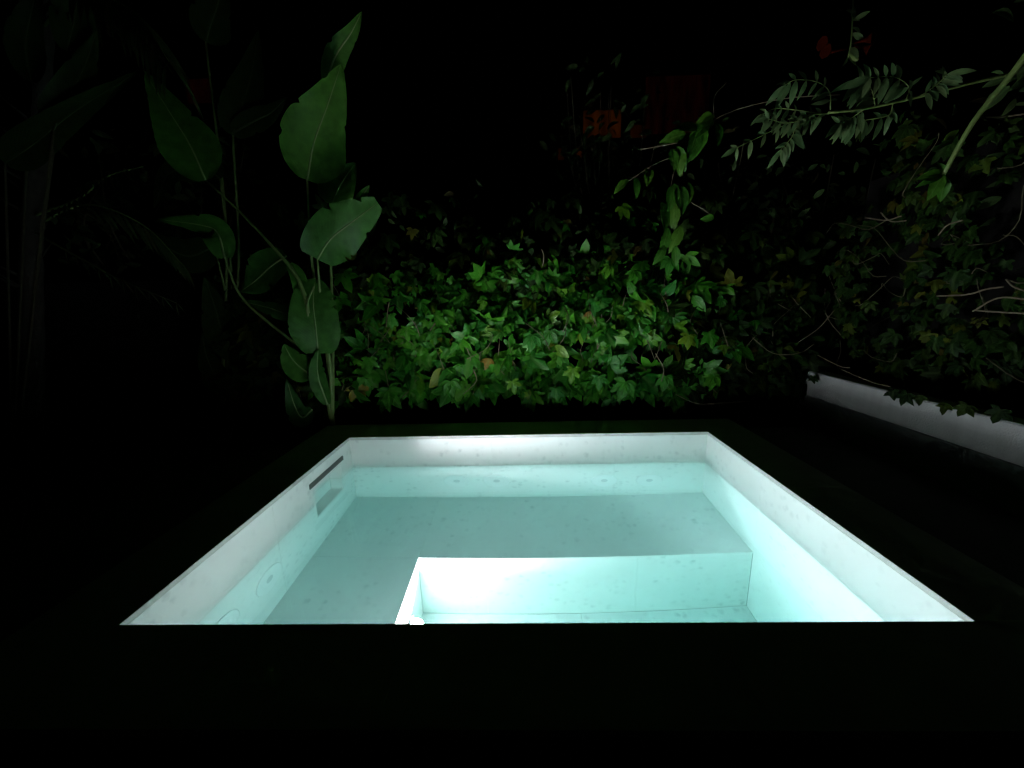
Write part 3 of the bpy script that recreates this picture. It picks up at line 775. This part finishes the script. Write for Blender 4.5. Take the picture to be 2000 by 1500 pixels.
# ------------------------------------------------------------------ shrubs beyond the wall
def shrub(name, label, cx, cy_, w, d, z0, z1, n, leaf, mat, seed):
    random.seed(seed); root = tag(empty(name, (cx, cy_, ZDECK)), label, 'shrub', 'dim shrubs beyond the creeper')
    inv = Matrix.Translation(root.location).inverted(); it = []
    limbs = []
    for k in range(11):
        a = rnd(-1, 1); top = Vector((cx + a * w * .9, cy_ + rnd(-1, 1) * d * .8, z1 * rnd(.75, 1.02)))
        c = [Vector((cx + a * .15, cy_, ZDECK)), Vector((cx + a * w * .35, cy_ + rnd(-.2, .2), z1 * .35)), Vector((cx + a * w * .7, cy_ + rnd(-.3, .3), z1 * .68)), top]
        pts = curve_pts(c, 18); limbs.append(pts)
        tube('limb' if k else 'trunk', [inv @ p for p in pts], [.022 * (1 - .85 * i / len(pts)) for i in range(len(pts))], M_TWIG, root, 5)
    for k in range(n):
        p = random.choice(random.choice(limbs)[5:]) + Vector((random.gauss(0, .22), random.gauss(0, .18), random.gauss(0, .2)))
        if p.z < z0: continue
        it.append((random.randrange(3), inv @ frame(p, Vector((rnd(-1, 1), rnd(-1, .4), rnd(-1, .3))), Vector((rnd(-1, 1), -1, rnd(-.3, 1))), leaf * rnd(.6, 1.2)), random.random()))
    bake('foliage', it, OVAL_T, mat, root)
    return root


shrub('shrub', 'dim shrub behind the wall, beside the broad-leaved plants', -.9, 4.75, 1.2, .2, 1.3, 1.95, 420, .10, M_SHRUB, 101)
shrub('shrub', 'low dim shrub directly behind the middle of the creeper', .9, 4.75, 1.2, .2, 1.3, 2.05, 420, .10, M_SHRUB, 102)
shrub('shrub', 'taller dark shrub behind the wall on the right', 2.9, 4.8, 1.2, .3, 1.2, 2.7, 700, .12, M_SHRUB, 103)
shrub('shrub', 'dark overhanging shrub above the side wall at the right edge', 3.75, 2.6, .6, 1.2, 1.5, 3.1, 800, .13, M_SHRUB, 104)
shrub('shrub', 'dark tall shrub behind the palm at the left', -4.6, 5.0, 1.5, .8, .3, 3.0, 700, .15, M_SHRUB, 105)
shrub('shrub', 'thin twiggy shrub in front of the faint orange window', 1.25, 5.6, .75, .3, 2.2, 4.0, 330, .15, M_SHRUB, 106)
random.seed(77)

# ------------------------------------------------------------------ hanging sprays on the right
SLIM_T = [oval(31, .30), oval(32, .34), oval(33, .27)]
OV_ME = [make_mesh('leaflet', *t, M_VINE) for t in SLIM_T]
M_SPRAY = leaf_mat('spray_leaf', [(0, (.02, .10, .006)), (.6, (.04, .16, .01)), (1, (.07, .17, .012))], .25, .2, .5, 6)
OVC_ME = [make_mesh('spray_leaf', *t, M_SPRAY) for t in OVAL_T]


def put_leaf(root, p, tip, nrm, s, meshes, name='leaf', parent=None):
    o = link(name, random.choice(meshes), None, parent or root)
    o.matrix_local = Matrix.Translation(root.location).inverted() @ frame(p, tip, nrm, s)
    return o


vine = tag(empty('trumpet_vine', at(1892, 163, 2.75)), 'arching vine branch with feathery leaflets above the right of the pool', 'vine')
inv_v = Matrix.Translation(vine.location).inverted()
YV = 2.75
br = curve_pts([at(2090, 120, YV + .05), at(1985, 142, YV + .03), at(1892, 163, YV), at(1790, 190, YV - .03), at(1690, 212, YV - .06), at(1618, 220, YV - .08)], 16)
tube('branch', [inv_v @ p for p in br], [.0115 * (1 - .5 * i / len(br)) for i in range(len(br))], M_STALK, vine, 6)
for ctrl, ln in (([(1622, 214), (1620, 180), (1596, 160), (1555, 156), (1535, 165)], .125), ([(1618, 222), (1575, 226), (1520, 250), (1440, 288)], .10), ([(1690, 212), (1660, 232), (1640, 240)], .12), ([(1710, 208), (1700, 170), (1680, 158)], .15), ([(1770, 196), (1775, 170), (1745, 150), (1700, 152)], .15), ([(1745, 200), (1735, 225), (1690, 235), (1660, 245)], .12), ([(1800, 186), (1830, 165), (1850, 145)], .12), ([(1610, 225), (1560, 245), (1545, 270), (1525, 292)], .11), ([(1600, 222), (1555, 215), (1515, 212), (1490, 222)], .085), ([(1590, 225), (1540, 240), (1500, 232)], .09)):
    yy = YV - .08 + rnd(-.08, .05)
    C_ = curve_pts([at(a, b, yy + rnd(-.02, .02)) for a, b in ctrl], 18)
    fr_o = tube('leaf_stalk', [inv_v @ p for p in C_], [.0035 * (1 - .6 * i / len(C_)) for i in range(len(C_))], M_STALK, vine, 5)
    for i in range(2, len(C_), 2):
        tg = (C_[min(i + 1, len(C_) - 1)] - C_[i - 1]).normalized()
        up = Vector((0, 0, 1)); sd = (up - tg * up.dot(tg)).normalized()
        for s_ in (1, -1):
            if s_ > 0 and random.random() < .35: continue
            tip = sd * s_ * .8 + tg * rnd(.2, .7) + Vector((rnd(-.15, .15), rnd(-.3, .1), -.35))
            put_leaf(vine, C_[i], tip, Vector((rnd(-.6, .1), -1, rnd(-.4, .3))), ln * rnd(.65, 1.1) * (.6 if s_ > 0 else .95), OV_ME, 'leaflet', fr_o)
    put_leaf(vine, C_[-1], (C_[-1] - C_[-3]) + Vector((0, 0, -.01)), Vector((-.3, -1, 0)), ln, OV_ME, 'leaflet', fr_o)

spray = tag(empty('hanging_spray', at(1410, 225, 3.35)), 'trailing stem of pointed green leaves hanging over the creeper, right of centre', 'vine')
inv_sp = Matrix.Translation(spray.location).inverted()
for pts in ([(1640, 185), (1550, 190), (1470, 205), (1405, 228), (1350, 270), (1330, 300), (1315, 340), (1305, 400), (1300, 450), (1305, 485)], [(1345, 275), (1290, 285), (1250, 292)], [(1330, 300), (1280, 320), (1240, 345), (1205, 370)], [(1350, 395), (1375, 410), (1395, 425)], [(1395, 230), (1395, 190), (1420, 160)]):
    C_ = curve_pts([at(a, b, 3.35) for a, b in pts], 20); tube('stem', [inv_sp @ p for p in C_], .0032, M_TWIG, spray, 5)
for px, py, tx, ty, s in ((1395, 235, 1330, 275, .22), (1345, 270, 1318, 300, 0), (1362, 255, 1345, 320, .24), (1378, 245, 1358, 300, .24), (1400, 240, 1405, 272, .17), (1340, 260, 1312, 268, .2), (1330, 290, 1330, 330, .2), (1320, 285, 1338, 322, .2), (1310, 290, 1318, 325, .17), (1395, 225, 1370, 235, .16), (1325, 360, 1333, 402, .24), (1318, 358, 1310, 398, .22), (1345, 355, 1350, 385, .17), (1290, 392, 1302, 442, .26), (1318, 395, 1315, 435, .22), (1330, 440, 1318, 478, .22), (1305, 445, 1300, 480, .22), (1300, 480, 1285, 508, .17), (1318, 480, 1322, 512, .16), (1240, 345, 1248, 375, .16), (1228, 350, 1200, 372, .15), (1272, 330, 1265, 352, .14), (1260, 328, 1268, 350, .14), (1395, 425, 1372, 428, .12), (1365, 250, 1340, 245, .2)):
    if not s: continue
    p = at(px, py, 3.33); q = at(tx, ty, 3.30)
    put_leaf(spray, p, q - p, Vector((rnd(-.5, .5), -1, rnd(-.2, .4))), s * .98, OVC_ME)

cane = tag(empty('leafy_cane', at(2010, 95, 2.3)), 'long bare green cane leaning in at the upper right edge', 'cane')
C_ = curve_pts([at(2030, 70, 2.3), at(1980, 140, 2.35), at(1900, 240, 2.42), at(1842, 342, 2.5)], 16); inv_c = Matrix.Translation(cane.location).inverted()
tube('cane_stem', [inv_c @ p for p in C_], [.016 - .006 * i / len(C_) for i in range(len(C_))], M_STALK, cane, 8)
for tx, ty, s in ((1800, 345, .13), (1822, 375, .14), (1845, 395, .15), (1880, 360, .13), (1795, 358, .12), (1835, 320, .08)):
    p = C_[-1]; q = at(tx, ty, 2.5); put_leaf(cane, p, q - p, Vector((-.6, -1, .3)), s, OVC_ME)
put_leaf(cane, at(1893, 392, 2.9), at(1855, 440, 2.85) - at(1893, 392, 2.9), Vector((-.8, -.6, .3)), .2, OV_ME)

flower = tag(empty('trumpet_flower_sprig', at(1665, -10, 3.0)), 'thin hanging stem ending in small red trumpet flowers', 'flower')
C_ = curve_pts([at(1667, -20, 3.0), at(1665, 40, 3.0), at(1662, 85, 3.0), at(1657, 112, 3.0)], 12); inv_f = Matrix.Translation(flower.location).inverted()
tube('stem', [inv_f @ p for p in C_], .005, M_STALK, flower, 5)
for k, (a, b, tx, ty) in enumerate(((1655, 88, 1605, 85), (1655, 95, 1612, 100), (1668, 85, 1702, 75), (1668, 90, 1700, 95), (1660, 105, 1675, 118))):
    p = at(a, b, 3.0); q = at(tx, ty, 2.95); d = (q - p)
    pts = [inv_f @ (p + d * t) for t in (0, .3, .6, .85, 1.0)]
    o = tube('flower', pts, [.006, .010, .016, .024, .040] if k < 4 else [.006, .01, .014, .012, .005], M_FLOWER if k < 4 else M_STALK, flower, 7)
for k in range(12):
    p = C_[random.randrange(2, len(C_))]; put_leaf(flower, p, Vector((rnd(-1, 1), rnd(-.6, .2), rnd(-.8, .3))), Vector((rnd(-1, 1), -1, .2)), rnd(.06, .11), OV_ME)

# ------------------------------------------------------------------ distant house with dim lit openings
M_HOUSE = plain('house_render', (.06, .05, .045), .9)
M_GLOW = glow('orange_lit_curtain', (1, .22, .012), .013)
M_GLOW2 = glow('dim_orange_curtain', (1, .2, .012), .005)
M_RED = glow('dim_red_curtain', (1, .10, .06), .0022)
M_FRAME = plain('window_frame', (.03, .03, .03), .7)
YH = 16
hs = tag(empty('house', at(1200, 560, YH)), 'distant dark house with a dim orange lit window above the creeper', 'house')
inv_hs = Matrix.Translation(hs.location).inverted()
a, b = at(880, 330, YH), at(1480, 120, YH)
def hbox(name, p, q, y0, y1, mat, parent=hs):
    o = box(name, inv_hs @ Vector((min(p.x, q.x), y0, min(p.z, q.z))), inv_hs @ Vector((max(p.x, q.x), y1, max(p.z, q.z))), mat, parent); return o
hbox('wall', Vector((a.x, 0, ZDECK)), Vector((b.x, 0, b.z)), YH, YH + 6, M_HOUSE)
hbox('roof', Vector((a.x - .5, 0, b.z)), Vector((b.x + .5, 0, b.z + .35)), YH - .6, YH + 6.5, M_FRAME)
for (x0, y0, x1, y1), mt in (((1140, 216, 1212, 268), M_GLOW), ((1232, 244, 1262, 268), M_GLOW2), ((1262, 150, 1380, 258), M_RED), ((1090, 290, 1102, 312), M_GLOW2), ((1125, 289, 1136, 308), M_GLOW), ((360, 155, 415, 200), M_RED)):
    p, q = at(x0, y0, YH - .1), at(x1, y1, YH - .1)
    w = hbox('window', p - Vector((.12, 0, -.12)), q + Vector((.12, 0, -.12)), YH - .06, YH - .01, M_FRAME)
    o = hbox('pane', p, q, YH - .10, YH - .07, mt, w)
